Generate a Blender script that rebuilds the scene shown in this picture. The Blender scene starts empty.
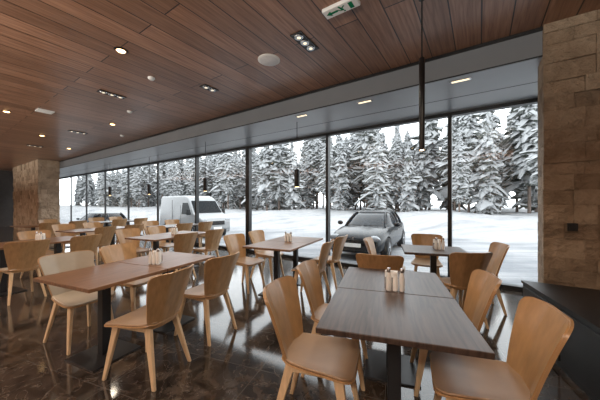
import bpy, bmesh, math, random
from mathutils import Vector, Matrix, noise
random.seed(7)
sc = bpy.context.scene
try:
    sc.view_settings.view_transform = 'Standard'
except Exception: pass
COL = sc.collection
# ---------------- room frame: t along window wall, d outwards -------------
O = Vector((3.55, 4.22, 0)); E = Vector((-.827, .562, 0)).normalized(); N = Vector((.562, .827, 0)).normalized()
def R(t, d, z=0): return O + E*t + N*d + Vector((0, 0, z))
RANG = math.atan2(-E.y, -E.x)      # local +X = -E direction
CEIL = 3.34; SOFF = 3.02; EDGE = -1.555
# ---------------- materials -------------
def nt(name):
    m = bpy.data.materials.new(name); m.use_nodes = True
    return m, m.node_tree.nodes, m.node_tree.links, m.node_tree.nodes['Principled BSDF']
def mat(name, col, rough=.5, metal=0., var=.12, scale=8., stretch=(1,1,1), bump=0., spec=.5, detail=4, coat=0, dist=.02, col2=None, rz=0):
    m, n, l, p = nt(name)
    tc = n.new('ShaderNodeTexCoord'); mp = n.new('ShaderNodeMapping'); mp.inputs['Scale'].default_value = stretch
    mp.inputs['Rotation'].default_value = (0,0,rz)
    l.new(tc.outputs['Object'], mp.inputs['Vector'])
    ns = n.new('ShaderNodeTexNoise'); ns.inputs['Scale'].default_value = scale; ns.inputs['Detail'].default_value = detail
    l.new(mp.outputs['Vector'], ns.inputs['Vector'])
    cr = n.new('ShaderNodeValToRGB'); cr.color_ramp.elements[0].position = .3; cr.color_ramp.elements[1].position = .7
    a = col if col2 is None else col2
    cr.color_ramp.elements[0].color = tuple(c*(1-var) for c in a)+(1,)
    cr.color_ramp.elements[1].color = tuple(min(1, c*(1+var)) for c in col)+(1,)
    l.new(ns.outputs['Fac'], cr.inputs['Fac']); l.new(cr.outputs['Color'], p.inputs['Base Color'])
    p.inputs['Roughness'].default_value = rough; p.inputs['Metallic'].default_value = metal
    p.inputs['Specular IOR Level'].default_value = spec; p.inputs['Coat Weight'].default_value = coat
    if bump:
        b = n.new('ShaderNodeBump'); b.inputs['Strength'].default_value = bump; b.inputs['Distance'].default_value = dist
        l.new(ns.outputs['Fac'], b.inputs['Height']); l.new(b.outputs['Normal'], p.inputs['Normal'])
    return m
def emit(name, col, s):
    m, n, l, p = nt(name)
    p.inputs['Base Color'].default_value = col+(1,); p.inputs['Emission Color'].default_value = col+(1,); p.inputs['Emission Strength'].default_value = s
    return m
M_oak = mat('oak_plywood', (.56,.39,.23), .42, var=.14, scale=6, stretch=(8,8,1))
M_shell = mat('caramel_plywood', (.37,.215,.10), .32, var=.16, scale=4, stretch=(9,9,1))
M_lea = mat('tan_leather', (.31,.20,.12), .38, var=.12, scale=5, bump=.05)
M_back = mat('honey_veneer', (.39,.225,.10), .32, var=.13, scale=4, stretch=(7,7,1))
M_beige = mat('pale_oak', (.37,.31,.24), .4, var=.10, scale=5)
M_blk = mat('black_metal', (.012,.012,.013), .38, var=.2, metal=.2)
M_frame = mat('window_frame_black', (.012,.013,.015), .4, var=.1)
M_grey = mat('grey_panel', (.19,.208,.228), .4, var=.04, scale=2)
M_greyd = mat('grey_soffit', (.27,.29,.315), .35, var=.05, scale=2)
M_white = mat('white_plastic', (.8,.8,.78), .4, var=.02)
M_wallw = mat('warm_plaster', (.5,.45,.40), .8, var=.05)
M_darkw = mat('dark_panelling', (.035,.03,.028), .6, var=.2)
M_steel = mat('steel', (.5,.5,.5), .25, metal=.9, var=.03)
M_lamp = emit('lamp_warm', (1,.62,.28), 9)
M_lampw = emit('strip_warm', (1,.85,.6), 1.2)
M_green = mat('sign_green', (.01,.20,.09), .9, var=.03, spec=.1)
def snow_mat():
    m, n, l, p = nt('trodden_snow')
    tc=n.new('ShaderNodeTexCoord')
    mp=n.new('ShaderNodeMapping'); mp.inputs['Rotation'].default_value=(0,0,-RANG+.12); mp.inputs['Scale'].default_value=(.10,1.8,1); l.new(tc.outputs['Object'],mp.inputs['Vector'])
    a=n.new('ShaderNodeTexNoise'); a.inputs['Scale'].default_value=1.2; a.inputs['Detail'].default_value=5; a.inputs['Distortion'].default_value=.4; l.new(mp.outputs['Vector'],a.inputs['Vector'])
    b=n.new('ShaderNodeTexNoise'); b.inputs['Scale'].default_value=.45; b.inputs['Detail'].default_value=7; l.new(tc.outputs['Object'],b.inputs['Vector'])
    ad=n.new('ShaderNodeMath'); ad.operation='ADD'; l.new(a.outputs['Fac'],ad.inputs[0]); l.new(b.outputs['Fac'],ad.inputs[1])
    cr=n.new('ShaderNodeValToRGB'); e=cr.color_ramp.elements
    mr=n.new('ShaderNodeMapRange'); mr.inputs['From Min'].default_value=.7; mr.inputs['From Max'].default_value=1.3; l.new(ad.outputs[0],mr.inputs['Value'])
    dt=n.new('ShaderNodeVectorMath'); dt.operation='DOT_PRODUCT'; dt.inputs[1].default_value=tuple(N); l.new(tc.outputs['Object'],dt.inputs[0])
    rd=n.new('ShaderNodeMapRange'); rd.interpolation_type='SMOOTHSTEP'; off=O.dot(N)
    rd.inputs['From Min'].default_value=off+7.5; rd.inputs['From Max'].default_value=off+10.5; rd.inputs['To Min'].default_value=-.25; rd.inputs['To Max'].default_value=.12; l.new(dt.outputs['Value'],rd.inputs['Value'])
    a2=n.new('ShaderNodeMath'); a2.operation='ADD'; l.new(mr.outputs['Result'],a2.inputs[0]); l.new(rd.outputs['Result'],a2.inputs[1])
    e[0].position=.08; e[0].color=(.155,.165,.18,1); e[1].position=.62; e[1].color=(.285,.288,.295,1)
    l.new(a2.outputs[0],cr.inputs['Fac']); l.new(cr.outputs['Color'],p.inputs['Base Color']); p.inputs['Roughness'].default_value=.8
    bp=n.new('ShaderNodeBump'); bp.inputs['Strength'].default_value=.8; bp.inputs['Distance'].default_value=.25; l.new(ad.outputs[0],bp.inputs['Height']); l.new(bp.outputs['Normal'],p.inputs['Normal'])
    return m
M_snow = snow_mat()
M_bark = mat('bark', (.11,.082,.068), .9, var=.3, scale=6, bump=.5)
M_rubber = mat('rubber', (.012,.012,.013), .8, var=.1)
M_carpaint = mat('dark_grey_paint', (.012,.0135,.016), .2, metal=0, var=.05, spec=.25)
M_silver = mat('blue_grey_paint', (.03,.04,.052), .3, metal=0, var=.05)
M_vanwhite = mat('white_paint', (.245,.252,.26), .35, var=.02)
M_carglass = mat('car_glass', (.009,.012,.016), .08, var=.05, spec=.2)
M_vanglass = mat('tinted_glass', (.006,.008,.010), .3, var=.05, spec=.08)
M_chrome = mat('chrome', (.3,.31,.33), .15, metal=1, var=.03)
M_lens = mat('headlight_lens', (.24,.255,.27), .1, var=.1)
M_napkin = mat('paper', (.85,.84,.82), .8, var=.03)
M_saltglass = mat('frosted_glass', (.74,.74,.72), .12, var=.05)
def wood_top(name, c1, c2, rough):
    m, n, l, p = nt(name)
    tc = n.new('ShaderNodeTexCoord'); mp = n.new('ShaderNodeMapping'); mp.inputs['Scale'].default_value = (16, 1.2, 3)
    l.new(tc.outputs['Object'], mp.inputs['Vector'])
    ns = n.new('ShaderNodeTexNoise'); ns.inputs['Scale'].default_value = 3; ns.inputs['Detail'].default_value = 8; ns.inputs['Distortion'].default_value = .6
    l.new(mp.outputs['Vector'], ns.inputs['Vector'])
    cr = n.new('ShaderNodeValToRGB'); cr.color_ramp.elements[0].position = .32; cr.color_ramp.elements[1].position = .68
    cr.color_ramp.elements[0].color = c1+(1,); cr.color_ramp.elements[1].color = c2+(1,)
    l.new(ns.outputs['Fac'], cr.inputs['Fac']); l.new(cr.outputs['Color'], p.inputs['Base Color'])
    p.inputs['Roughness'].default_value = rough; p.inputs['Specular IOR Level'].default_value=.38
    b = n.new('ShaderNodeBump'); b.inputs['Strength'].default_value = .12; b.inputs['Distance'].default_value = .004
    l.new(ns.outputs['Fac'], b.inputs['Height']); l.new(b.outputs['Normal'], p.inputs['Normal'])
    return m
M_topd = wood_top('dark_walnut_top', (.030,.019,.015), (.085,.054,.040), .33)
M_topw = wood_top('warm_walnut_top', (.105,.050,.026), (.22,.115,.060), .30)
def ceiling_mat():
    m, n, l, p = nt('ceiling_planks')
    tc = n.new('ShaderNodeTexCoord'); mp = n.new('ShaderNodeMapping')
    l.new(tc.outputs['Object'], mp.inputs['Vector'])
    bk = n.new('ShaderNodeTexBrick'); bk.offset = .37; bk.offset_frequency = 2
    bk.inputs['Scale'].default_value = 1; bk.inputs['Brick Width'].default_value = 3.2; bk.inputs['Row Height'].default_value = .27
    bk.inputs['Mortar Size'].default_value = .0065; bk.inputs['Mortar Smooth'].default_value = .1; bk.inputs['Bias'].default_value = 0
    bk.inputs['Color1'].default_value = (.0,.0,.0,1); bk.inputs['Color2'].default_value = (1,1,1,1); bk.inputs['Mortar'].default_value = (.5,.5,.5,1)
    l.new(mp.outputs['Vector'], bk.inputs['Vector'])
    m2 = n.new('ShaderNodeMapping'); m2.inputs['Scale'].default_value = (1.0, 18, 1); l.new(tc.outputs['Object'], m2.inputs['Vector'])
    ns = n.new('ShaderNodeTexNoise'); ns.inputs['Scale'].default_value = 1.8; ns.inputs['Detail'].default_value = 8; ns.inputs['Distortion'].default_value = .6
    l.new(m2.outputs['Vector'], ns.inputs['Vector'])
    c1 = n.new('ShaderNodeValToRGB'); c1.color_ramp.elements[0].position=.3; c1.color_ramp.elements[1].position=.72
    c1.color_ramp.elements[0].color = (.165,.078,.046,1); c1.color_ramp.elements[1].color = (.345,.19,.12,1)
    l.new(ns.outputs['Fac'], c1.inputs['Fac'])
    mr = n.new('ShaderNodeMapRange'); mr.inputs['To Min'].default_value = .78; mr.inputs['To Max'].default_value = 1.2
    l.new(bk.outputs['Color'], mr.inputs['Value'])
    mul = n.new('ShaderNodeVectorMath'); mul.operation = 'SCALE'
    l.new(c1.outputs['Color'], mul.inputs[0]); l.new(mr.outputs['Result'], mul.inputs['Scale'])
    mx = n.new('ShaderNodeMix'); mx.data_type = 'RGBA'; mx.inputs['B'].default_value = (.015,.009,.008,1)
    l.new(bk.outputs['Fac'], mx.inputs['Factor']); l.new(mul.outputs['Vector'], mx.inputs['A']); l.new(mx.outputs['Result'], p.inputs['Base Color'])
    p.inputs['Roughness'].default_value = .32
    return m
M_ceil = ceiling_mat()
def floor_mat():
    m, n, l, p = nt('polished_marble')
    tc = n.new('ShaderNodeTexCoord')
    n1 = n.new('ShaderNodeTexNoise'); n1.inputs['Scale'].default_value = 6; n1.inputs['Detail'].default_value = 12; n1.inputs['Roughness'].default_value=.68; n1.inputs['Distortion'].default_value = .8
    l.new(tc.outputs['Object'], n1.inputs['Vector'])
    c1 = n.new('ShaderNodeValToRGB'); e = c1.color_ramp.elements
    e[0].position=.36; e[0].color=(.010,.008,.007,1); e[1].position=.75; e[1].color=(.085,.064,.050,1)
    l.new(n1.outputs['Fac'], c1.inputs['Fac'])
    n2 = n.new('ShaderNodeTexNoise'); n2.inputs['Scale'].default_value = 4.2; n2.inputs['Detail'].default_value = 10; n2.inputs['Distortion'].default_value = 1.2
    l.new(tc.outputs['Object'], n2.inputs['Vector'])
    c2 = n.new('ShaderNodeValToRGB'); e = c2.color_ramp.elements
    e[0].position=.492; e[0].color=(0,0,0,1); e[1].position=.508; e[1].color=(0,0,0,1); x=e.new(.5); x.color=(.42,.42,.42,1)
    l.new(n2.outputs['Fac'], c2.inputs['Fac'])
    mx = n.new('ShaderNodeMix'); mx.data_type='RGBA'; mx.inputs['B'].default_value=(.22,.18,.15,1)
    l.new(c2.outputs['Color'], mx.inputs['Factor']); l.new(c1.outputs['Color'], mx.inputs['A'])
    mp = n.new('ShaderNodeMapping'); mp.inputs['Rotation'].default_value=(0,0,-math.radians(14)); l.new(tc.outputs['Object'], mp.inputs['Vector'])
    bk = n.new('ShaderNodeTexBrick'); bk.offset=0; bk.inputs['Scale'].default_value=1; bk.inputs['Brick Width'].default_value=1.0; bk.inputs['Row Height'].default_value=.6; bk.inputs['Mortar Size'].default_value=.003
    l.new(mp.outputs['Vector'], bk.inputs['Vector'])
    m3 = n.new('ShaderNodeMix'); m3.data_type='RGBA'; m3.inputs['B'].default_value=(.07,.062,.055,1)
    l.new(bk.outputs['Fac'], m3.inputs['Factor']); l.new(mx.outputs['Result'], m3.inputs['A']); l.new(m3.outputs['Result'], p.inputs['Base Color'])
    p.inputs['Roughness'].default_value=.09; p.inputs['IOR'].default_value=1.58
    return m
M_floor = floor_mat()
def stone_mat():
    m, n, l, p = nt('split_stone')
    at = n.new('ShaderNodeAttribute'); at.attribute_name='tone'
    tc = n.new('ShaderNodeTexCoord'); ns = n.new('ShaderNodeTexNoise'); ns.inputs['Scale'].default_value=7; ns.inputs['Detail'].default_value=10; ns.inputs['Roughness'].default_value=.65
    l.new(tc.outputs['Object'], ns.inputs['Vector'])
    ad = n.new('ShaderNodeMath'); ad.operation='MULTIPLY_ADD'; ad.inputs[1].default_value=.9; 
    l.new(ns.outputs['Fac'], ad.inputs[0]); 
    mm = n.new('ShaderNodeMath'); mm.operation='MULTIPLY_ADD'; mm.inputs[1].default_value=.38; mm.inputs[2].default_value=-.13
    l.new(at.outputs['Fac'], mm.inputs[0]); l.new(mm.outputs['Value'], ad.inputs[2])
    cr = n.new('ShaderNodeValToRGB'); e=cr.color_ramp.elements
    e[0].position=.15; e[0].color=(.19,.135,.09,1); e[1].position=.9; e[1].color=(.58,.455,.33,1); x=e.new(.5); x.color=(.40,.295,.20,1)
    l.new(ad.outputs['Value'], cr.inputs['Fac']); l.new(cr.outputs['Color'], p.inputs['Base Color'])
    b=n.new('ShaderNodeBump'); b.inputs['Strength'].default_value=1; b.inputs['Distance'].default_value=.12
    l.new(ns.outputs['Fac'], b.inputs['Height']); l.new(b.outputs['Normal'], p.inputs['Normal'])
    p.inputs['Roughness'].default_value=.85
    return m
M_stone = stone_mat()
def glass_mat():
    m = bpy.data.materials.new('window_glass'); m.use_nodes=True; n=m.node_tree.nodes; l=m.node_tree.links; n.clear()
    o=n.new('ShaderNodeOutputMaterial'); t=n.new('ShaderNodeBsdfTransparent'); t.inputs['Color'].default_value=(.97,.985,.985,1)
    g=n.new('ShaderNodeBsdfGlossy'); g.inputs['Roughness'].default_value=.01
    f=n.new('ShaderNodeLayerWeight'); f.inputs['Blend'].default_value=.5
    pw=n.new('ShaderNodeMath'); pw.operation='POWER'; pw.inputs[1].default_value=5; l.new(f.outputs['Facing'],pw.inputs[0])
    ma=n.new('ShaderNodeMath'); ma.operation='MULTIPLY_ADD'; ma.inputs[1].default_value=.5; ma.inputs[2].default_value=.02; l.new(pw.outputs[0],ma.inputs[0])
    x=n.new('ShaderNodeMixShader'); l.new(ma.outputs[0],x.inputs[0]); l.new(t.outputs[0],x.inputs[1]); l.new(g.outputs[0],x.inputs[2]); l.new(x.outputs[0],o.inputs[0])
    return m
M_glass = glass_mat()
def pine_mat():
    m, n, l, p = nt('snowy_needles')
    g=n.new('ShaderNodeNewGeometry'); s=n.new('ShaderNodeSeparateXYZ'); l.new(g.outputs['Normal'], s.inputs[0])
    tc=n.new('ShaderNodeTexCoord'); ns=n.new('ShaderNodeTexNoise'); ns.inputs['Scale'].default_value=5; ns.inputs['Detail'].default_value=8; ns.inputs['Roughness'].default_value=.62
    l.new(tc.outputs['Object'], ns.inputs['Vector'])
    a=n.new('ShaderNodeMath'); a.operation='MULTIPLY_ADD'; a.inputs[1].default_value=2.5; l.new(ns.outputs['Fac'],a.inputs[0]); 
    sz=n.new('ShaderNodeMath'); sz.operation='MULTIPLY'; sz.inputs[1].default_value=.75; l.new(s.outputs['Z'],sz.inputs[0])
    l.new(sz.outputs[0], a.inputs[2])
    cr=n.new('ShaderNodeValToRGB'); e=cr.color_ramp.elements; e[0].color=(.075,.083,.070,1); e[1].color=(.30,.308,.316,1)  # dark needle tone lightened so the colour itself carries the haze
    mr=n.new('ShaderNodeMapRange'); mr.inputs['From Min'].default_value=.65; mr.inputs['From Max'].default_value=1.6; l.new(a.outputs[0], mr.inputs['Value'])
    e[0].position=.05; e[1].position=.62
    l.new(mr.outputs['Result'], cr.inputs['Fac']); l.new(cr.outputs['Color'], p.inputs['Base Color']); p.inputs['Roughness'].default_value=.9
    return m
M_pine = pine_mat()
# ---------------- mesh helpers -------------
def mk(name, verts, faces, m, parent=None, smooth=False, loc=(0,0,0), rot=0):
    me = bpy.data.meshes.new(name); me.from_pydata([tuple(v) for v in verts], [], faces)
    bm=bmesh.new(); bm.from_mesh(me); bmesh.ops.recalc_face_normals(bm, faces=bm.faces); bm.to_mesh(me); bm.free()
    me.materials.append(m)
    if smooth:
        for p in me.polygons: p.use_smooth=True
    o = bpy.data.objects.new(name, me); COL.objects.link(o); o.location=loc; o.rotation_euler=(0,0,rot)
    if parent: o.parent=parent
    return o
CUBEF=[(0,1,2,3),(4,7,6,5),(0,4,5,1),(1,5,6,2),(2,6,7,3),(3,7,4,0)]
def boxv(c, s):
    x,y,z=c; a,b,h=s[0]/2,s[1]/2,s[2]/2
    return [(x-a,y-b,z-h),(x+a,y-b,z-h),(x+a,y+b,z-h),(x-a,y+b,z-h),(x-a,y-b,z+h),(x+a,y-b,z+h),(x+a,y+b,z+h),(x-a,y+b,z+h)]
def box(name, c, s, m, parent=None, bev=0, seg=2, **k):
    o=mk(name, boxv(c,s), CUBEF, m, parent, **k)
    if bev:
        b=o.modifiers.new('bevel','BEVEL'); b.width=bev; b.segments=seg
    return o
def boxes(name, lst, m, parent=None, bev=0, **k):
    V=[];F=[]
    for c,s in lst:
        o=len(V); V+=boxv(c,s); F+=[tuple(i+o for i in f) for f in CUBEF]
    ob=mk(name,V,F,m,parent,**k)
    if bev:
        b=ob.modifiers.new('bevel','BEVEL'); b.width=bev; b.segments=1
    return ob
def lathe(name, prof, m, parent=None, seg=24, axis='Z', c=(0,0,0), smooth=True, **k):
    V=[];F=[]
    for r,h in prof:
        for i in range(seg):
            a=2*math.pi*i/seg
            if axis=='Z': p=(r*math.cos(a),r*math.sin(a),h)
            elif axis=='Y': p=(r*math.cos(a),h,r*math.sin(a))
            else: p=(h,r*math.cos(a),r*math.sin(a))
            V.append((p[0]+c[0],p[1]+c[1],p[2]+c[2]))
    n=len(prof)
    for j in range(n-1):
        for i in range(seg):
            F.append((j*seg+i,j*seg+(i+1)%seg,(j+1)*seg+(i+1)%seg,(j+1)*seg+i))
    F.append(tuple(range(seg))); F.append(tuple((n-1)*seg+i for i in range(seg)))
    o=mk(name,V,F,m,parent,smooth=False,**k)
    if smooth:
        for p in o.data.polygons: p.use_smooth = len(p.vertices)==4
        e=o.modifiers.new('split','EDGE_SPLIT'); e.split_angle=math.radians(40)
    return o
def panel(name, fn, nu, nv, th, m, parent=None, off=1, bev=0, split=50):
    V=[];F=[]
    for j in range(nv+1):
        for i in range(nu+1):
            V.append(fn(-1+2*i/nu,-1+2*j/nv))
    for j in range(nv):
        for i in range(nu):
            a=j*(nu+1)+i; F.append((a,a+1,a+nu+2,a+nu+1))
    me=bpy.data.meshes.new(name); me.from_pydata(V,[],F); me.materials.append(m)
    for p in me.polygons: p.use_smooth=True
    o=bpy.data.objects.new(name,me); COL.objects.link(o)
    if parent:o.parent=parent
    s=o.modifiers.new('solid','SOLIDIFY'); s.thickness=th; s.offset=off
    if bev:
        b=o.modifiers.new('bevel','BEVEL'); b.width=bev; b.segments=2; b.limit_method='ANGLE'; b.angle_limit=math.radians(60)
    else:
        e=o.modifiers.new('split','EDGE_SPLIT'); e.split_angle=math.radians(split)
    return o
def empty(name, loc=(0,0,0), rot=0):
    o=bpy.data.objects.new(name,None); COL.objects.link(o); o.location=loc; o.rotation_euler=(0,0,rot); o.empty_display_size=.2
    return o
def tag(o, label, cat, group=None):
    o['label']=label; o['category']=cat
    if group: o['group']=group
    return o
def struct(o): o['kind']='structure'; return o
def dup(root, loc, rot, scale=None):
    r=root.copy(); COL.objects.link(r); r.location=loc; r.rotation_euler=(0,0,rot)
    if scale: r.scale=scale
    def rec(src,dst):
        for c in list(src.children):
            if c.name in done: continue
            k=c.copy(); COL.objects.link(k); k.parent=dst; k.matrix_parent_inverse=c.matrix_parent_inverse.copy()
            done.add(k.name); rec(c,k)
    done=set(); rec(root,r)
    return r
def prism(name, pts, z0, z1, m, parent=None, **k):
    n=len(pts); V=[(p[0],p[1],z0) for p in pts]+[(p[0],p[1],z1) for p in pts]
    F=[tuple(range(n)),tuple(range(n,2*n))]+[(i,(i+1)%n,n+(i+1)%n,n+i) for i in range(n)]
    return mk(name,V,F,m,parent,**k)
def bar(p0,p1,a0,b0,a1,b1):
    V=[]
    for p,a,b in ((p0,a0,b0),(p1,a1,b1)):
        V+=[(p[0]-a,p[1]-b,p[2]),(p[0]+a,p[1]-b,p[2]),(p[0]+a,p[1]+b,p[2]),(p[0]-a,p[1]+b,p[2])]
    return V
# ---------------- room shell -------------
def room_obj(name, t0,t1,d0,d1,z0,z1,m,bev=0):
    c=R((t0+t1)/2,(d0+d1)/2,(z0+z1)/2)
    o=box(name,(0,0,0),(abs(t1-t0),abs(d1-d0),abs(z1-z0)),m,bev=bev)
    o.location=c; o.rotation_euler=(0,0,RANG); return struct(o)
fl=room_obj('floor',-4,24,-10.5,.12,-.45,0,M_floor)
c=R(10,(EDGE-10.5)/2,CEIL+.06)
ce=box('ceiling',(0,0,0),(10.5+EDGE,28,.12),M_ceil); ce.location=c; ce.rotation_euler=(0,0,math.atan2(N.y,N.x)); struct(ce)
room_obj('trim_1',-4,24,EDGE,EDGE+.03,SOFF+.0,CEIL+.12,M_grey)
room_obj('trim_2',-4,24,EDGE-.025,EDGE,CEIL-.035,CEIL,M_blk)
room_obj('trim_3',-4,24,EDGE+.03,.10,SOFF,SOFF+.10,M_greyd)
room_obj('trim_4',-4,24,EDGE-.004,EDGE+.001,SOFF-.002,SOFF+.014,M_blk)
room_obj('trim_5',-4,24,-.78,-.77,SOFF-.003,SOFF,M_blk)
room_obj('wall_back',-4,24,-10.6,-10.5,0,CEIL,M_wallw)
room_obj('wall_right',-4.1,-4,-10.5,.1,0,CEIL,M_darkw)
room_obj('wall_left',24,24.1,-10.5,.1,0,CEIL,M_darkw)
mull=[-1.49,1.014,3.50,6.08,8.53,11.05,13.55,16.05,18.55,21.05,23.6]
room_obj('trim_6',-4,24,-.06,.06,SOFF-.06,SOFF,M_frame)
room_obj('trim_7',-4,24,-.06,.06,0,.07,M_frame)
k=8
for i,t in enumerate(mull):
    w=.065 if i!=3 else .14
    dp=.06 if i<5 else .03
    room_obj('trim_%d'%k,t-w/2,t+w/2,-dp,dp,.0,SOFF,M_frame,.004); k+=1
tt=[-4]+mull
for i in range(len(tt)-1):
    room_obj('window_%d'%(i+1),tt[i]+.03,tt[i+1]-.03,-.008,.008,.07,SOFF-.06,M_glass)
# ---------------- stone piers -------------
def stone_block(name,t_start,t_end,d_face,thick,hs,ws):
    L=abs(t_end-t_start); V=[];F=[];T=[]
    def addb(c,s,tone,j=1):
        o=len(V); 
        b=boxv(c,s); V.extend([(x,y+random.uniform(-.012,.012)*j,z+random.uniform(-.002,.002)*j) for x,y,z in b]); F.extend([tuple(i+o for i in f) for f in CUBEF]); T.extend([tone]*6)
    addb((L/2,thick/2+.005,CEIL/2),(L-.04,thick-.05,CEIL),.3,0)
    z=0
    while z<CEIL-.02:
        h=random.choice(hs); 
        if z+h>CEIL-.08: h=CEIL-z
        for face in (0,1,2):
            ln = L if face==0 else thick-.045
            x=0
            while x<ln-.01:
                w=random.choice(ws)
                if x+w>ln-.1: w=ln-x
                pr=random.uniform(0,.03); tone=random.random()
                if face==0: addb((x+w/2,.03-pr/2,z+h/2),(w-.0015,.08+pr,h-.0015),tone)
                elif face==1: addb((.031,.07+x+w/2,z+h/2),(.06,w-.002,h-.002),tone)
                else: addb((L-.031,.07+x+w/2,z+h/2),(.06,w-.002,h-.002),tone)
                x+=w
        z+=h
    o=mk(name,V,F,M_stone)
    at=o.data.attributes.new('tone','FLOAT','FACE')
    for i,v in enumerate(T): at.data[i].value=v
    b=o.modifiers.new('bevel','BEVEL'); b.width=.004; b.segments=2
    p=R(max(t_start,t_end),d_face); o.location=p; o.rotation_euler=(0,0,RANG)
    return struct(o)
tpr=(Vector((2.67,2.94,0))-O).dot(E)-.015
stone_block('wall_pier',tpr,-3.6,EDGE-.02,.30,[.13,.16,.2],[.17,.24,.32,.4])
stone_block('wall_pier_far',21.8,16.75,EDGE-.72,.68,[.15,.18,.22],[.2,.3,.4])
# ---------------- chair prototype (faces +Y) -------------
def make_chair(shell, pad, bk):
    r=empty('dining_chair')
    def seatf(s,dz):
        def f(u,v):
            cu=max(0,abs(u)-.65)/.35; cv=max(0,abs(v)-.65)/.35
            q=.11*(cu*cv)**1.5
            a=u*(1-q); b=v*(1-q); hw=.210+.028*b
            return (a*hw*s, b*.225*s+.01, .428+dz+.012*abs(u)**3-.008*(1-u*u)*(1-v*v)+.02*max(0,-v)**2-.012*max(0,v)**3)
        return f
    panel('seat',seatf(1,0),20,14,.011,shell,r,1)
    panel('seat_pad',seatf(.972,.0115),20,14,.012,pad,r,1,bev=.004)
    def backf(s,dy):
        def f(u,v):
            cu=max(0,abs(u)-.76)/.24; cv=max(0,abs(v)-.80)/.20
            q=.065*(cu*cv)**1.4
            a=u*(1-q*.9); b=v*(1-q); h=(b+1)/2
            hw=(.155+.098*h**.85)*s
            z=.640+(.222*b)*s
            k=(z-.42)/.42
            fold=max(0,abs(a)-.35)/.65
            y=-.20-.10*k-.035*k*k+.070*fold**1.25*(.45+.55*h)+dy
            return (a*hw,y,z)
        return f
    panel('backrest',backf(1,0),28,20,.011,shell,r,0)
    panel('backrest_pad',backf(.978,.0085),28,20,.007,bk,r,0)
    for sx in (-1,1):
        for (tp,bt) in (((.155,.14,.425),(.205,.215,0)),((.135,-.15,.43),(.195,-.265,0))):
            V=bar((sx*bt[0],bt[1],0),(sx*tp[0],tp[1],tp[2]),.011,.014,.016,.03)
            o=mk('leg',V,CUBEF,M_oak,r)
            b=o.modifiers.new('bevel','BEVEL'); b.width=.005; b.segments=2
    boxes('seat_frame',[((-.145,0,.413),(.03,.28,.03)),((.145,0,.413),(.03,.28,.03)),((0,.1,.413),(.26,.03,.03)),((0,-.1,.413),(.26,.03,.03))],M_oak,r,.004)
    return r
GC='plywood shell chairs around the dining tables'
chair=make_chair(M_shell,M_lea,M_back)
chair_pale=make_chair(M_shell,M_beige,M_beige)
used={}
def put_chair(x,y,dx,dy,label=None,pale=False):
    rot=math.atan2(-dx,dy); src=chair_pale if pale else chair
    if src.name not in used:
        used[src.name]=1; o=src; o.location=(x,y,0); o.rotation_euler=(0,0,rot)
    else: o=dup(src,(x,y,0),rot)
    lb=label or ('oak plywood dining chair with pale beige seat and back' if pale else 'oak plywood dining chair with tan padded seat and back')
    tag(o,lb,'chair',GC); return o
# ---------------- tables -------------
def make_table(top):
    r=empty('dining_table')
    box('tabletop',(0,0,.735),(.80,.69,.03),top,r,.004)
    box('mounting_plate',(0,0,.712),(.36,.36,.014),M_blk,r)
    box('column',(0,0,.36),(.075,.075,.70),M_blk,r,.004)
    box('base_plate',(0,0,.007),(.42,.42,.014),M_blk,r,.003)
    return r
TD=make_table(M_topd); TW=make_table(M_topw); tused={}
GT='square pedestal tables of the restaurant'
def put_table(x,y,ang,warm,label):
    src=TW if warm else TD
    if src.name not in tused:
        tused[src.name]=1; o=src; o.location=(x,y,0); o.rotation_euler=(0,0,ang)
    else: o=dup(src,(x,y,0),ang)
    tag(o,label,'table',GT)
def pair(cx,cy,deg,warm,label,skip=(),pale=()):
    a=math.radians(deg); w=Vector((math.cos(a),math.sin(a))); L=Vector((-math.sin(a),math.cos(a)))
    for s in (-1,1):
        p=Vector((cx,cy))+L*.348*s; put_table(p.x,p.y,a,warm,label)
    i=0
    for sw in (-1,1):
        for sl in (-1,1):
            if i not in skip:
                p=Vector((cx,cy))+w*sw*random.uniform(.54,.60)+L*sl*.35
                j=math.radians(random.uniform(-7,7)); f=-w*sw; f=Vector((f.x*math.cos(j)-f.y*math.sin(j),f.x*math.sin(j)+f.y*math.cos(j)))
                put_chair(p.x,p.y,f.x,f.y,pale=(i in pale))
            i+=1
def single(cx,cy,deg,warm,label,sides=(0,1,2,3),dist=.6):
    a=math.radians(deg); put_table(cx,cy,a,warm,label)
    for s in sides:
        b=a+s*math.pi/2; dv=Vector((math.cos(b),math.sin(b))); j=random.uniform(-.15,.15)
        p=Vector((cx,cy))+dv*(dist if s!=0 else dist-.08); b2=b+j
        put_chair(p.x,p.y,-math.cos(b2),-math.sin(b2))
pair(.67,1.924,-17.5,False,'dark walnut pedestal table pushed against its twin',skip=(0,1,2,3))
put_chair(.13,1.68,.95,-.31,'oak chair drawn up to the dark double table')
put_chair(.33,2.24,.954,-.30)
put_chair(.98,1.45,-.92,.39,'oak chair turned slightly beside the black cabinet')
put_chair(1.11,2.05,-.954,.32)
put_chair(.93,3.05,.35,.93)
single(1.87,3.72,-17.5,False,'dark walnut pedestal table standing close to the window',sides=(0,1,2))
put_chair(1.88,3.20,-.05,1)
pair(-.22,4.45,-24,True,'warm brown pedestal table in front of the window')
pair(-1.68,2.78,-23,True,'warm walnut pedestal table joined with its twin',skip=(0,))
put_chair(-2.24,2.72,.90,-.43,pale=True)
pair(-4.5,4.45,-23,True,'warm walnut pedestal table among oak chairs',skip=(0,),pale=(2,))
pair(-2.65,5.45,-23,True,'warm walnut pedestal table among oak chairs')
pair(-5.1,6.7,-23,True,'warm walnut pedestal table among oak chairs')
pair(-3.6,7.8,-30,False,'dark pedestal table by the window wall')
pair(-7.6,8.0,-23,True,'warm walnut pedestal table among oak chairs',skip=(0,))
pair(-6.6,9.6,-30,False,'dark pedestal table by the window wall')
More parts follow.
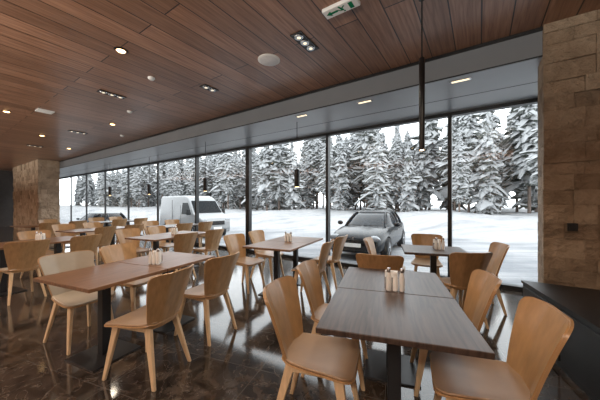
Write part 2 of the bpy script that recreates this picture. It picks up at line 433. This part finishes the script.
# ---------------- condiments -------------
def shaker(cap,body,k=1.0):
    r=lathe('condiment_bottle',[(.016,0),(.0195,.004),(.0195,.09*k),(.012,.115*k),(.012,.122*k)],body,seg=20)
    lathe('bottle_cap',[(.0135,.122*k),(.0145,.124*k),(.0145,.142*k),(.010,.150*k)],cap,r,seg=20)
    return r
def napholder():
    r=boxes('napkin_holder',[((0,0,.004),(.10,.045,.008)),((0,-.02,.045),(.10,.004,.08)),((0,.02,.045),(.10,.004,.08))],M_steel,bev=.001)
    box('napkins',(0,0,.07),(.092,.03,.124),M_napkin,r,.002)
    return r
S1=shaker(M_steel,M_saltglass,1.12); S2=shaker(M_white,M_white,.95); NH=napholder(); cu=set()
def cput(src,x,y,a,lb,cat,g):
    if src.name not in cu: cu.add(src.name); o=src; o.location=(x,y,.75); o.rotation_euler=(0,0,a)
    else: o=dup(src,(x,y,.75),a)
    tag(o,lb,cat,g)
for (x,y) in ((.70,2.0),(-1.55,2.85),(1.95,3.75),(-.2,4.5),(-4.4,4.5),(-2.6,5.5)):
    cput(NH,x,y+.03,-.35,'steel napkin holder filled with white paper napkins','napkin holder','napkin holders on the tables')
    cput(S1,x-.04,y-.030,0,'small clear glass bottle with a steel cap','condiment','condiment bottles on the tables')
    cput(S2,x+.005,y-.042,0,'slim white condiment shaker','condiment','condiment bottles on the tables')
    cput(S1,x+.05,y-.050,0,'small clear glass bottle with a steel cap','condiment','condiment bottles on the tables')
# ---------------- black cabinet beside the pier -------------
A=Vector((2.44,2.90)); ed=Vector((.827,-.562)); md=Vector((-.337,-.941))
pts=[A,A+ed*1.25,A+md*2.1+ed*1.25,A+md*2.1]
cab=empty('low_cabinet',(A.x,A.y,0)); tag(cab,'long low black cabinet standing against the stone pier','cabinet')
lp=[(p.x-A.x,p.y-A.y) for p in pts]
prism('body',lp,.0,.525,M_blk,cab)
def grow(lp,g):
    c=Vector((sum(p[0] for p in lp)/4,sum(p[1] for p in lp)/4))
    return [tuple(Vector(p)+(Vector(p)-c).normalized()*g) for p in lp]
prism('cabinet_top',grow(lp,.02),.525,.55,M_blk,cab)
ang=math.atan2(md.y,md.x)
for i in range(3):
    p=md*(.05+i*.69+.32); nrm=Vector((-.941,.337))
    o=box('door',(0,0,0),(.66,.016,.44),M_blk,cab,.003); o.location=(p.x+nrm.x*.008,p.y+nrm.y*.008,.28); o.rotation_euler=(0,0,ang)
sw=R(tpr-.22,EDGE-.075,1.15)
s=box('wall_switch',(0,0,0),(.08,.03,.08),M_blk,bev=.004); s.location=sw; s.rotation_euler=(0,0,RANG); tag(s,'small black switch mounted on the stone pier','switch')
rk=box('rocker',(0,-.018,0),(.05,.008,.05),M_rubber,s,.002)
# ---------------- pendants -------------
def pendant(x,y,zb,zt,r,label,lit=True):
    p=empty('pendant_lamp',(x,y,0))
    lathe('cord',[(.007,zt),(.007,CEIL-.02)],M_blk,p,seg=8)
    lathe('ceiling_rose',[(.03,CEIL-.02),(.03,CEIL)],M_blk,p,seg=20)
    lathe('lamp_shade',[(r*.8,zb+.004),(r,zb),(r,zt-.02),(r*.4,zt)],M_blk,p,seg=20)
    lathe('bulb',[(r*.6,zb-.004),(r*.7,zb+.003)],M_lamp,p,seg=16)
    tag(p,label,'lamp','black tube pendant lamps')
pendant(1.15,2.5,1.90,2.78,.026,'long slim black tube pendant hanging on a thin cord')
for (x,y,z) in ((-.06,5.3,1.72),(-2.5,7.0,1.71),(-5.35,9.4,1.71),(-7.6,10.6,1.7)):
    pendant(x,y,z,z+.36,.055,'black cylinder pendant lamp hanging on a thin cord')
# ---------------- ceiling fittings -------------
ANG=math.atan2(N.y,N.x)
def triple(x,y,n=3):
    r=empty('recessed_spotlight',(x,y,CEIL),ANG)
    L=.13*n+.02
    box('housing',(0,0,-.006),(L,.15,.012),M_blk,r,.002)
    for i in range(n):
        cx=(i-(n-1)/2)*.13
        lathe('spot_ring',[(.05,-.02),(.055,-.012),(.035,-.012)],M_steel,r,seg=20,c=(cx,0,0))
        lathe('bulb',[(.022,-.021),(.024,-.013)],M_lampw,r,seg=16,c=(cx,0,0))
    tag(r,'black rectangular ceiling fitting with a row of spot lamps','spotlight','recessed spot fittings in the plank ceiling')
for x,y,n in ((.06,3.19,3),(-3.35,4.72,3),(-6.07,7.24,3),(-1.53,4.47,2),(-9,9.0,3)): triple(x,y,n)
def down(x,y,z=CEIL):
    r=lathe('downlight',[(.075,0),(.078,-.004),(.06,-.012),(.05,-.012)],M_blk,seg=24); r.location=(x,y,z)
    lathe('bulb',[(.05,-.013),(.045,-.018),(.02,-.02)],M_lamp,r,seg=20)
    tag(r,'small round ceiling downlight glowing warm','downlight','round warm downlights')
for x,y in ((-2.27,3.36),(-4.6,6.5),(-6.2,5.6),(-8.2,9.4),(-1.0,2.0),(-7.4,7.6)): down(x,y)
sp=lathe('ceiling_speaker',[(.15,0),(.15,-.008),(.14,-.014),(.02,-.018)],M_white,seg=40); sp.location=(-.42,3.59,CEIL); tag(sp,'round white ceiling speaker with flat grille','speaker')
lathe('grille',[(.125,-.016),(.12,-.0185),(.01,-.0195)],mat('grille_grey',(.7,.7,.7),.6),sp,seg=40)
for x,y in ((-2.3,4.1),(-3.6,5.6),(-5.1,7.6)):
    o=lathe('smoke_detector',[(.05,0),(.05,-.015),(.035,-.035),(.01,-.038)],M_white,seg=24); o.location=(x,y,CEIL); tag(o,'small white smoke detector on the plank ceiling','smoke detector','smoke detectors on the ceiling')
v=box('air_vent',(0,0,-.008),(.26,.26,.016),M_white,bev=.004); v.location=(-5.38,5.59,CEIL); v.rotation_euler=(0,0,ANG); tag(v,'square white air vent in the plank ceiling','vent')
boxes('vent_slats',[((0,-.08+.04*i,-.019),(.2,.012,.006)) for i in range(5)],M_white,v)
sg=box('exit_sign',(0,0,-.02),(.36,.12,.04),M_white,bev=.006); sg.location=(.40,2.60,CEIL); sg.rotation_euler=(0,0,RANG); tag(sg,'white ceiling exit sign with green running figure and arrow','sign')
V=[];F=[]
def quad(pts):
    o=len(V); V.extend([(x*.92,y*.85,-.0415) for x,y in pts]); F.append(tuple(range(o,o+len(pts))))
quad([(-.17,0),(-.11,.042),(-.11,-.042)]); quad([(-.11,-.016),(-.035,-.016),(-.035,.016),(-.11,.016)])
quad([(.02,.052),(.04,.052),(.04,.034),(.02,.034)])
quad([(.0,.024),(.034,.030),(.024,-.012),(-.004,-.010)]); quad([(-.03,-.014),(.0,.018),(-.006,.028),(-.04,-.004)])
quad([(-.004,-.008),(.02,-.012),(.0,-.055),(-.018,-.055)]); quad([(.02,-.006),(.055,-.034),(.046,-.045),(.008,-.018)])
quad([(.095,-.05),(.14,-.05),(.14,.05),(.095,.05)])
me=mk('pictogram',V,F,M_green,sg)
for t,d in ((.78,-1.4),(2.09,-1.4),(3.3,-1.4)):
    o=box('strip_light',(0,0,0),(.20,.04,.012),M_lampw,bev=.003); o.location=R(t,d,SOFF-.006); o.rotation_euler=(0,0,RANG)
    box('strip_housing',(0,0,.003),(.24,.07,.006),M_steel,o)
    tag(o,'short warm light fitting set in the grey soffit','light','soffit light fittings')
# ---------------- outdoors -------------
def sstep(a,b,x):
    x=max(0,min(1,(x-a)/(b-a))); return x*x*(3-2*x)
def gz(t,d):
    g=-.3-.027*max(0,min(26,t-4))
    bank=sstep(10,21,d)
    g=g*(1-bank)+(.30)*bank
    g+= .85*sstep(9,12.5,d)*(1-sstep(14,19,d))*max(0,(.45+.9*noise.noise(Vector((t*.22,d*.15,3)))))
    if d>3: g+= .08*noise.noise(Vector((t*.5,d*.5,0)))*sstep(7,12,d)+.35*noise.noise(Vector((t*.12,d*.12,5)))*sstep(9,16,d)+.16*noise.noise(Vector((t*1.1,d*1.1,9)))*sstep(9,12,d)
    return g
V=[];F=[];nt_,nd_=260,110
for j in range(nd_+1):
    dd=.14+ (j/nd_)**1.6*95
    for i in range(nt_+1):
        t=-40+i*190/nt_
        p=R(t,dd); V.append((p.x,p.y,gz(t,dd)))
for j in range(nd_):
    for i in range(nt_):
        a=j*(nt_+1)+i; F.append((a,a+1,a+nt_+2,a+nt_+1))
g=mk('ground',V,F,M_snow,smooth=True); struct(g)
def tree(seed,h,start,wide,top=.68):
    rnd=random.Random(seed); r=empty('snowy_conifer')
    V=[];F=[]
    lv=58
    lean=[rnd.uniform(.55,1.3) for _ in range(8)]
    for k in range(lv):
        f=k/(lv-1); z0=h*(start+(.99-start)*f); prof=(1-f)**top*min(1,.45+f*2.8)
        rad=h*wide*prof*rnd.uniform(.6,1.25)+.16
        nb=10 if f<.8 else 6
        for b in range(nb):
            if rnd.random()<.12: continue
            a=2*math.pi*(b/nb)+rnd.uniform(-.5,.5)+k; rr=rad*rnd.uniform(.35,1.2)*lean[int((a/(2*math.pi)*8))%8]; ca,sa=math.cos(a),math.sin(a)
            dr=rnd.uniform(-.15,.6); zz=z0+rnd.uniform(-.3,.3); o=len(V); segs=4
            for s in range(segs+1):
                q=s/segs; x=rr*q; wd=rr*.21*math.sin(math.pi*min(.97,q*.75+.2))*rnd.uniform(.3,1.8)+.04
                zt=zz-dr*rr*q*q+rnd.uniform(-.10,.10); th=.07+.13*math.sin(math.pi*min(1,q*.85+.1))*rnd.uniform(.4,1.3)
                for (sd,up) in ((-1,-.14*rnd.random()),(0,th),(1,-.14*rnd.random()),(0,-th-.12*rnd.random())):
                    V.append((x*ca-sd*wd*sa,x*sa+sd*wd*ca,zt+up))
            for s in range(segs):
                for i in range(4):
                    F.append((o+s*4+i,o+s*4+(i+1)%4,o+(s+1)*4+(i+1)%4,o+(s+1)*4+i))
            F.append((o+segs*4,o+segs*4+1,o+segs*4+2,o+segs*4+3))
    mk('branches',V,F,M_pine,r)
    lathe('trunk',[(h*.011,-1.0),(h*.010,h*.3),(h*.006,h*.7),(.015,h)],M_bark,r,seg=8)
    return r
protos=[tree(1,12.5,.12,.15,.6),tree(2,10.5,.08,.18,.75),tree(3,12,.22,.15,.5),tree(4,8.5,.04,.2,.7),tree(5,13,.32,.14,.45),tree(6,11.5,.16,.13,.6),tree(7,13,.26,.16,.42)]; tu=set()
rt=random.Random(11)
for row,(d0,step) in enumerate(((26.5,3.1),(30.0,2.6),(34,2.4),(39,2.5),(45,2.6))):
    t=-16
    while t<118:
        tt_=t+rt.uniform(-1.2,1.2); dd=d0+rt.uniform(-2,2); p=R(tt_,dd)
        u=300+265*p.x/p.y
        if p.y>3 and 58<u<548:
            src=protos[rt.choice([0,1,1,2,2,3,3,4,5,6])]; s=rt.uniform(.68,1.18)+.05*row
            loc=(p.x,p.y,gz(tt_,dd)); a=rt.uniform(0,6.28)
            if src.name not in tu: tu.add(src.name); o=src; o.location=loc; o.rotation_euler=(0,0,a); o.scale=(s,s,s)
            else: o=dup(src,loc,a,(s,s,s))
            tag(o,'tall conifer with snow-laden branches at the edge of the snowfield','tree','snow-covered conifers of the forest edge')
        t+=step*rt.uniform(.5,1.5)*(1 if t<60 else 1.5)
# ---------------- vehicles -------------
def wheel(parent,x,y,r):
    w=lathe('wheel',[(r*.62,-.10),(r*.95,-.11),(r,-.07),(r,.07),(r*.95,.11),(r*.62,.10)],M_rubber,parent,seg=32,axis='Y')
    w.location=(x,y,r)
    sgn=1 if y>0 else -1
    V=[];F=[]
    for k in range(5):
        a=2*math.pi*k/5
        for (rr,hw) in ((.05,.035),(r*.62,.05)):
            for s in (-1,1):
                V.append((rr*math.cos(a)-s*hw*math.sin(a),sgn*.108,rr*math.sin(a)+s*hw*math.cos(a)))
        o=k*4; F.append((o,o+1,o+3,o+2))
    rim=mk('spokes',V,F,M_chrome,w); s=rim.modifiers.new('s','SOLIDIFY'); s.thickness=.02
    lathe('hub',[(.07,sgn*.10),(.06,sgn*.125),(.03,sgn*.13)],M_chrome,w,seg=16,axis='Y')
def bake_bool(o,cutters):
    for c in cutters:
        m=o.modifiers.new('b','BOOLEAN'); m.operation='DIFFERENCE'; m.object=c; m.solver='EXACT'
    dg=bpy.context.evaluated_depsgraph_get(); dg.update()
    me=bpy.data.meshes.new_from_object(o.evaluated_get(dg)); o.modifiers.clear(); o.data=me
    for c in cutters: bpy.data.objects.remove(c,do_unlink=True)
def arches(xs,r,w):
    cs=[]
    for x in xs:
        for s in (-1,1):
            cs.append(lathe('cut',[(r*1.14,-.2),(r*1.14,.2)],M_blk,None,seg=28,axis='Y',smooth=False,c=(x,s*w,r)))
    return cs
def make_car(paint,label,loc,head,detail=True):
    r=empty('car',loc,math.atan2(head[1],head[0])); tag(r,label,'car')
    st=[(2.13,.55,.30,.57),(2.08,.72,.22,.68),(1.9,.82,.19,.77),(1.4,.88,.18,.88),(1.0,.895,.18,.93),(.3,.90,.18,.95),(-.6,.90,.18,.97),(-1.4,.89,.19,1.0),(-1.85,.84,.22,1.0),(-2.08,.74,.28,.88),(-2.13,.62,.36,.70)]
    V=[];F=[]
    for x,w,zl,zt in st:
        h=[(0,zl),(w*.8,zl),(w*.98,zl+.1),(w,(zl+zt)/2),(w*.97,zt-.12),(w*.86,zt-.01),(w*.5,zt+.02),(0,zt+.035)]
        ring=[(x,y,z) for y,z in h]+[(x,-y,z) for y,z in h[-2:0:-1]]
        V+=ring
    n=14
    for j in range(len(st)-1):
        for i in range(n): F.append((j*n+i,j*n+(i+1)%n,(j+1)*n+(i+1)%n,(j+1)*n+i))
    F.append(tuple(range(n))); F.append(tuple((len(st)-1)*n+i for i in range(n)))
    b=mk('body',V,F,paint); m=b.modifiers.new('sub','SUBSURF'); m.levels=2; m.render_levels=2
    bake_bool(b,arches((1.35,-1.3),.32,.88)); b.parent=r
    for p in b.data.polygons: p.use_smooth=True
    e=b.modifiers.new('es','EDGE_SPLIT'); e.split_angle=math.radians(38)
    low=[(1.12,.0),(1.08,.40),(.90,.68),(.50,.80),(-.5,.82),(-1.4,.78),(-1.85,.62),(-1.97,.3),(-1.99,0)]
    top=[(.20,.0),(.19,.34),(.12,.52),(-.06,.60),(-.5,.615),(-1.10,.59),(-1.42,.49),(-1.5,.26),(-1.51,0)]
    def ring(l,z): 
        return [(x,y,z) for x,y in l]+[(x,-y,z) for x,y in l[-2:0:-1]]
    def lerp(q): return [((a[0]*(1-q)+b_[0]*q),(a[1]*(1-q**1.25)+b_[1]*q**1.25)) for a,b_ in zip(low,top)]
    qs=[(0,.90),(.22,1.02),(.45,1.14),(.72,1.26),(1,1.36)]
    n=16
    V=[]
    for q,z in qs: V+=ring(lerp(q),z)
    F=[(j*n+i,j*n+(i+1)%n,(j+1)*n+(i+1)%n,(j+1)*n+i) for j in range(len(qs)-1) for i in range(n)]+[tuple(range(n)),tuple((len(qs)-1)*n+i for i in range(n))]
    gl=mk('cabin_glass',V,F,M_carglass,r,smooth=True); e=gl.modifiers.new('es','EDGE_SPLIT'); e.split_angle=math.radians(50)
    def sc_(l,f,c=-.68): return [((x-c)*f+c,y*f) for x,y in l]
    V=ring(sc_(top,1.03),1.345)+ring(sc_(top,1.0),1.385)+ring(sc_(top,.85),1.42)+ring(sc_(top,.5),1.44)
    F=[(j*n+i,j*n+(i+1)%n,(j+1)*n+(i+1)%n,(j+1)*n+i) for j in range(3) for i in range(n)]+[tuple(range(n)),tuple(3*n+i for i in range(n))]
    rf=mk('roof',V,F,paint,r,smooth=True); e=rf.modifiers.new('es','EDGE_SPLIT'); e.split_angle=math.radians(60)
    V=[];F=[]
    for idx,wd in ((2,.05),(4,.035),(5,.04),(6,.10)):
        for s in (-1,1):
            P=[]
            for q,z in qs:
                l=lerp(q); P.append(Vector((l[idx][0],s*(l[idx][1]+.006),z)))
            for p,q in zip(P[:-1],P[1:]):
                d=(q-p).normalized(); sx=Vector((1,0,0)); sx=(sx-d*sx.dot(d)).normalized()*wd; uy=d.cross(sx).normalized()*.015
                o=len(V); V+=[p-sx-uy,p+sx-uy,p+sx+uy,p-sx+uy,q-sx-uy,q+sx-uy,q+sx+uy,q-sx+uy]; F+=[tuple(i+o for i in f) for f in CUBEF]
    mk('pillars',V,F,paint,r)
    for s in (-1,1):
        h=lathe('headlight',[(.02,-.20),(.085,-.12),(.105,0),(.085,.12),(.02,.22)],M_lens,r,seg=16,axis='Y'); h.location=(2.0,s*.61,.66); h.rotation_euler=(0,0,-s*.55); h.scale=(.9,1,.9)
        mr=lathe('side_mirror',[(.02,-.10),(.07,-.06),(.08,0),(.07,.06),(.02,.10)],paint,r,seg=14,axis='Y'); mr.location=(.62,s*.98,1.0); mr.scale=(.7,1,.95)
        box('tail_light',(-2.03,s*.62,.82),(.12,.26,.13),mat('tail_red%d'%s,(.35,.02,.02),.3),r,.03)
        box('fog_light',(2.07,s*.56,.33),(.06,.14,.07),M_lens,r,.02)
        boxes('door_handle',[((.05,s*.905,.80),(.16,.03,.03)),((-.85,s*.905,.82),(.16,.03,.03))],M_chrome,r)
    boxes('grille',[((2.11,0,.37),(.09,1.1,.14)),((2.12,0,.575),(.06,.66,.10))],M_rubber,r)
    boxes('grille_bar',[((2.15,0,.55+.03*i),(.02,.62,.010)) for i in range(3)],M_chrome,r)
    box('licence_plate',(2.175,0,.465),(.02,.50,.11),M_white,r,.004)
    lathe('badge',[(.045,0),(.045,.02),(.02,.03)],M_chrome,r,seg=16,axis='X',c=(2.12,0,.665))
    boxes('wiper',[((1.04,.25,.965),(.03,.5,.015)),((1.04,-.3,.965),(.03,.45,.015))],M_rubber,r)
    for x in (1.35,-1.3):
        for s in (-1,1): wheel(r,x,s*.79,.32)
    return r
def gat(x,y):
    v=Vector((x,y,0))-O; return gz(v.dot(E),v.dot(N))
make_car(M_carpaint,'dark grey hatchback parked on packed snow outside the window',(2.62,9.65,gat(2.62,9.65)),(-.5,-.866))
make_car(M_silver,'blue-grey car parked on the snow further away',(-14.4,19.0,gat(-14.4,19.0)+.12),(-.9,.3))
def make_van():
    x,y=-6.7,16.6
    r=empty('van',(x,y,gat(x,y)),math.atan2(-.66,.75)); tag(r,'white delivery van parked on snow at the forest edge','van')
    pr=[(2.72,.35),(2.80,.6),(2.78,.95),(2.62,1.15),(2.1,1.36),(1.85,1.46),(1.25,2.14),(1.0,2.34),(.6,2.44),(-2.6,2.44),(-2.74,2.3),(-2.78,.4)]
    V=[]
    for s,yy in ((-1,.98),(1,.98)):
        V+=[(a,s*(yy-max(0,(b-1.1))*.11-(max(0,a-2.2)*.22)),b) for a,b in pr]
    n=len(pr); F=[tuple(range(n)),tuple(n+i for i in range(n))]+[(i,(i+1)%n,n+(i+1)%n,n+i) for i in range(n)]
    b=mk('body',V,F,M_vanwhite); m=b.modifiers.new('bv','BEVEL'); m.width=.07; m.segments=3; m.limit_method='ANGLE'; m.angle_limit=math.radians(45)
    bake_bool(b,arches((1.85,-1.7),.34,.98)); b.parent=r
    W=lambda z:.98-max(0,z-1.1)*.11
    mk('windshield',[(1.93,-.82,1.46),(1.93,.82,1.46),(1.33,.74,2.14),(1.33,-.74,2.14),(1.78,-.82,1.44),(1.78,.82,1.44),(1.20,.74,2.12),(1.20,-.74,2.12)],CUBEF,M_vanglass,r)
    for s in (-1,1):
        q=[(1.68,1.36),(1.14,2.02),(.50,2.02),(.50,1.36)]
        V=[(a,s*(W(b)+.012),b) for a,b in q]+[(a,s*(W(b)-.03),b) for a,b in q]
        mk('side_window',V,[(0,1,2,3),(4,5,6,7),(0,1,5,4),(1,2,6,5),(2,3,7,6),(3,0,4,7)],M_vanglass,r)
        h=box('headlight',(2.64,s*.72,.98),(.20,.30,.26),M_lens,r,.05); 
        box('side_mirror',(1.65,s*1.10,1.5),(.12,.2,.32),M_rubber,r,.04)
        boxes('body_trim',[((-.2,s*.985,.75),(2.4,.03,.10))],M_rubber,r)
        boxes('door_seam',[((.42,s*.985,1.15),(.015,.012,1.5)),((-.75,s*.955,1.35),(.015,.02,1.7))],M_rubber,r)
        box('fog_light',(2.78,s*.62,.45),(.05,.16,.10),M_lens,r,.02)
    boxes('grille',[((2.79,0,.90),(.06,.9,.22)),((2.80,0,.45),(.06,1.1,.16))],M_rubber,r)
    box('licence_plate',(2.84,0,.62),(.02,.5,.11),M_white,r)
    for xx in (1.85,-1.7):
        for s in (-1,1): wheel(r,xx,s*.87,.34)
make_van()
# ---------------- lighting -------------
w=bpy.data.worlds.new('overcast'); sc.world=w; w.use_nodes=True
bg=w.node_tree.nodes['Background']; bg.inputs[0].default_value=(.94,.97,1,1); bg.inputs[1].default_value=4.1
def lamp(kind,name,loc,power,col,size=.3,rot=(0,0,0),sy=None,spot=None):
    L=bpy.data.lights.new(name,kind); L.energy=power; L.color=col
    if kind=='AREA':
        L.size=size
        if sy: L.shape='RECTANGLE'; L.size_y=sy
    else: L.shadow_soft_size=size
    if spot: L.spot_size=spot; L.spot_blend=.6
    o=bpy.data.objects.new(name,L); COL.objects.link(o); o.location=loc; o.rotation_euler=rot; return o
WARM=(1,.86,.68)
for x,y,n in ((.06,3.19,3),(-3.35,4.72,3),(-6.07,7.24,3),(-1.53,4.47,2),(-2.27,3.36,1),(-4.6,6.5,1),(-1,2,1),(.9,1.0,1)):
    lamp('SPOT','spot_lamp',(x,y,CEIL-.05),65,WARM,.08,spot=math.radians(130))
for t,d in ((0,-8),(5,-8),(10,-8),(15,-7.5),(20,-7)):
    p=R(t,d,CEIL-.06); lamp('SPOT','rear_fill_spot',p,380,(1,.92,.82),.10,spot=math.radians(150))  # added fill spots behind the camera, no fitting modelled
    p=R(t,d,1.9); lamp('AREA','added_fill_uplight',p,380,(1,.94,.86),1.2,rot=(math.pi,0,0))  # added free-floating fill that brightens the ceiling, no cove here
# camera
cam=bpy.data.cameras.new('camera'); cam.lens=15.9; cam.sensor_width=36; cam.shift_y=.005; cam.clip_end=400; cam.clip_start=.05
co=bpy.data.objects.new('camera',cam); COL.objects.link(co); co.location=(0,0,1.4); co.rotation_euler=(math.radians(90),0,0); sc.camera=co
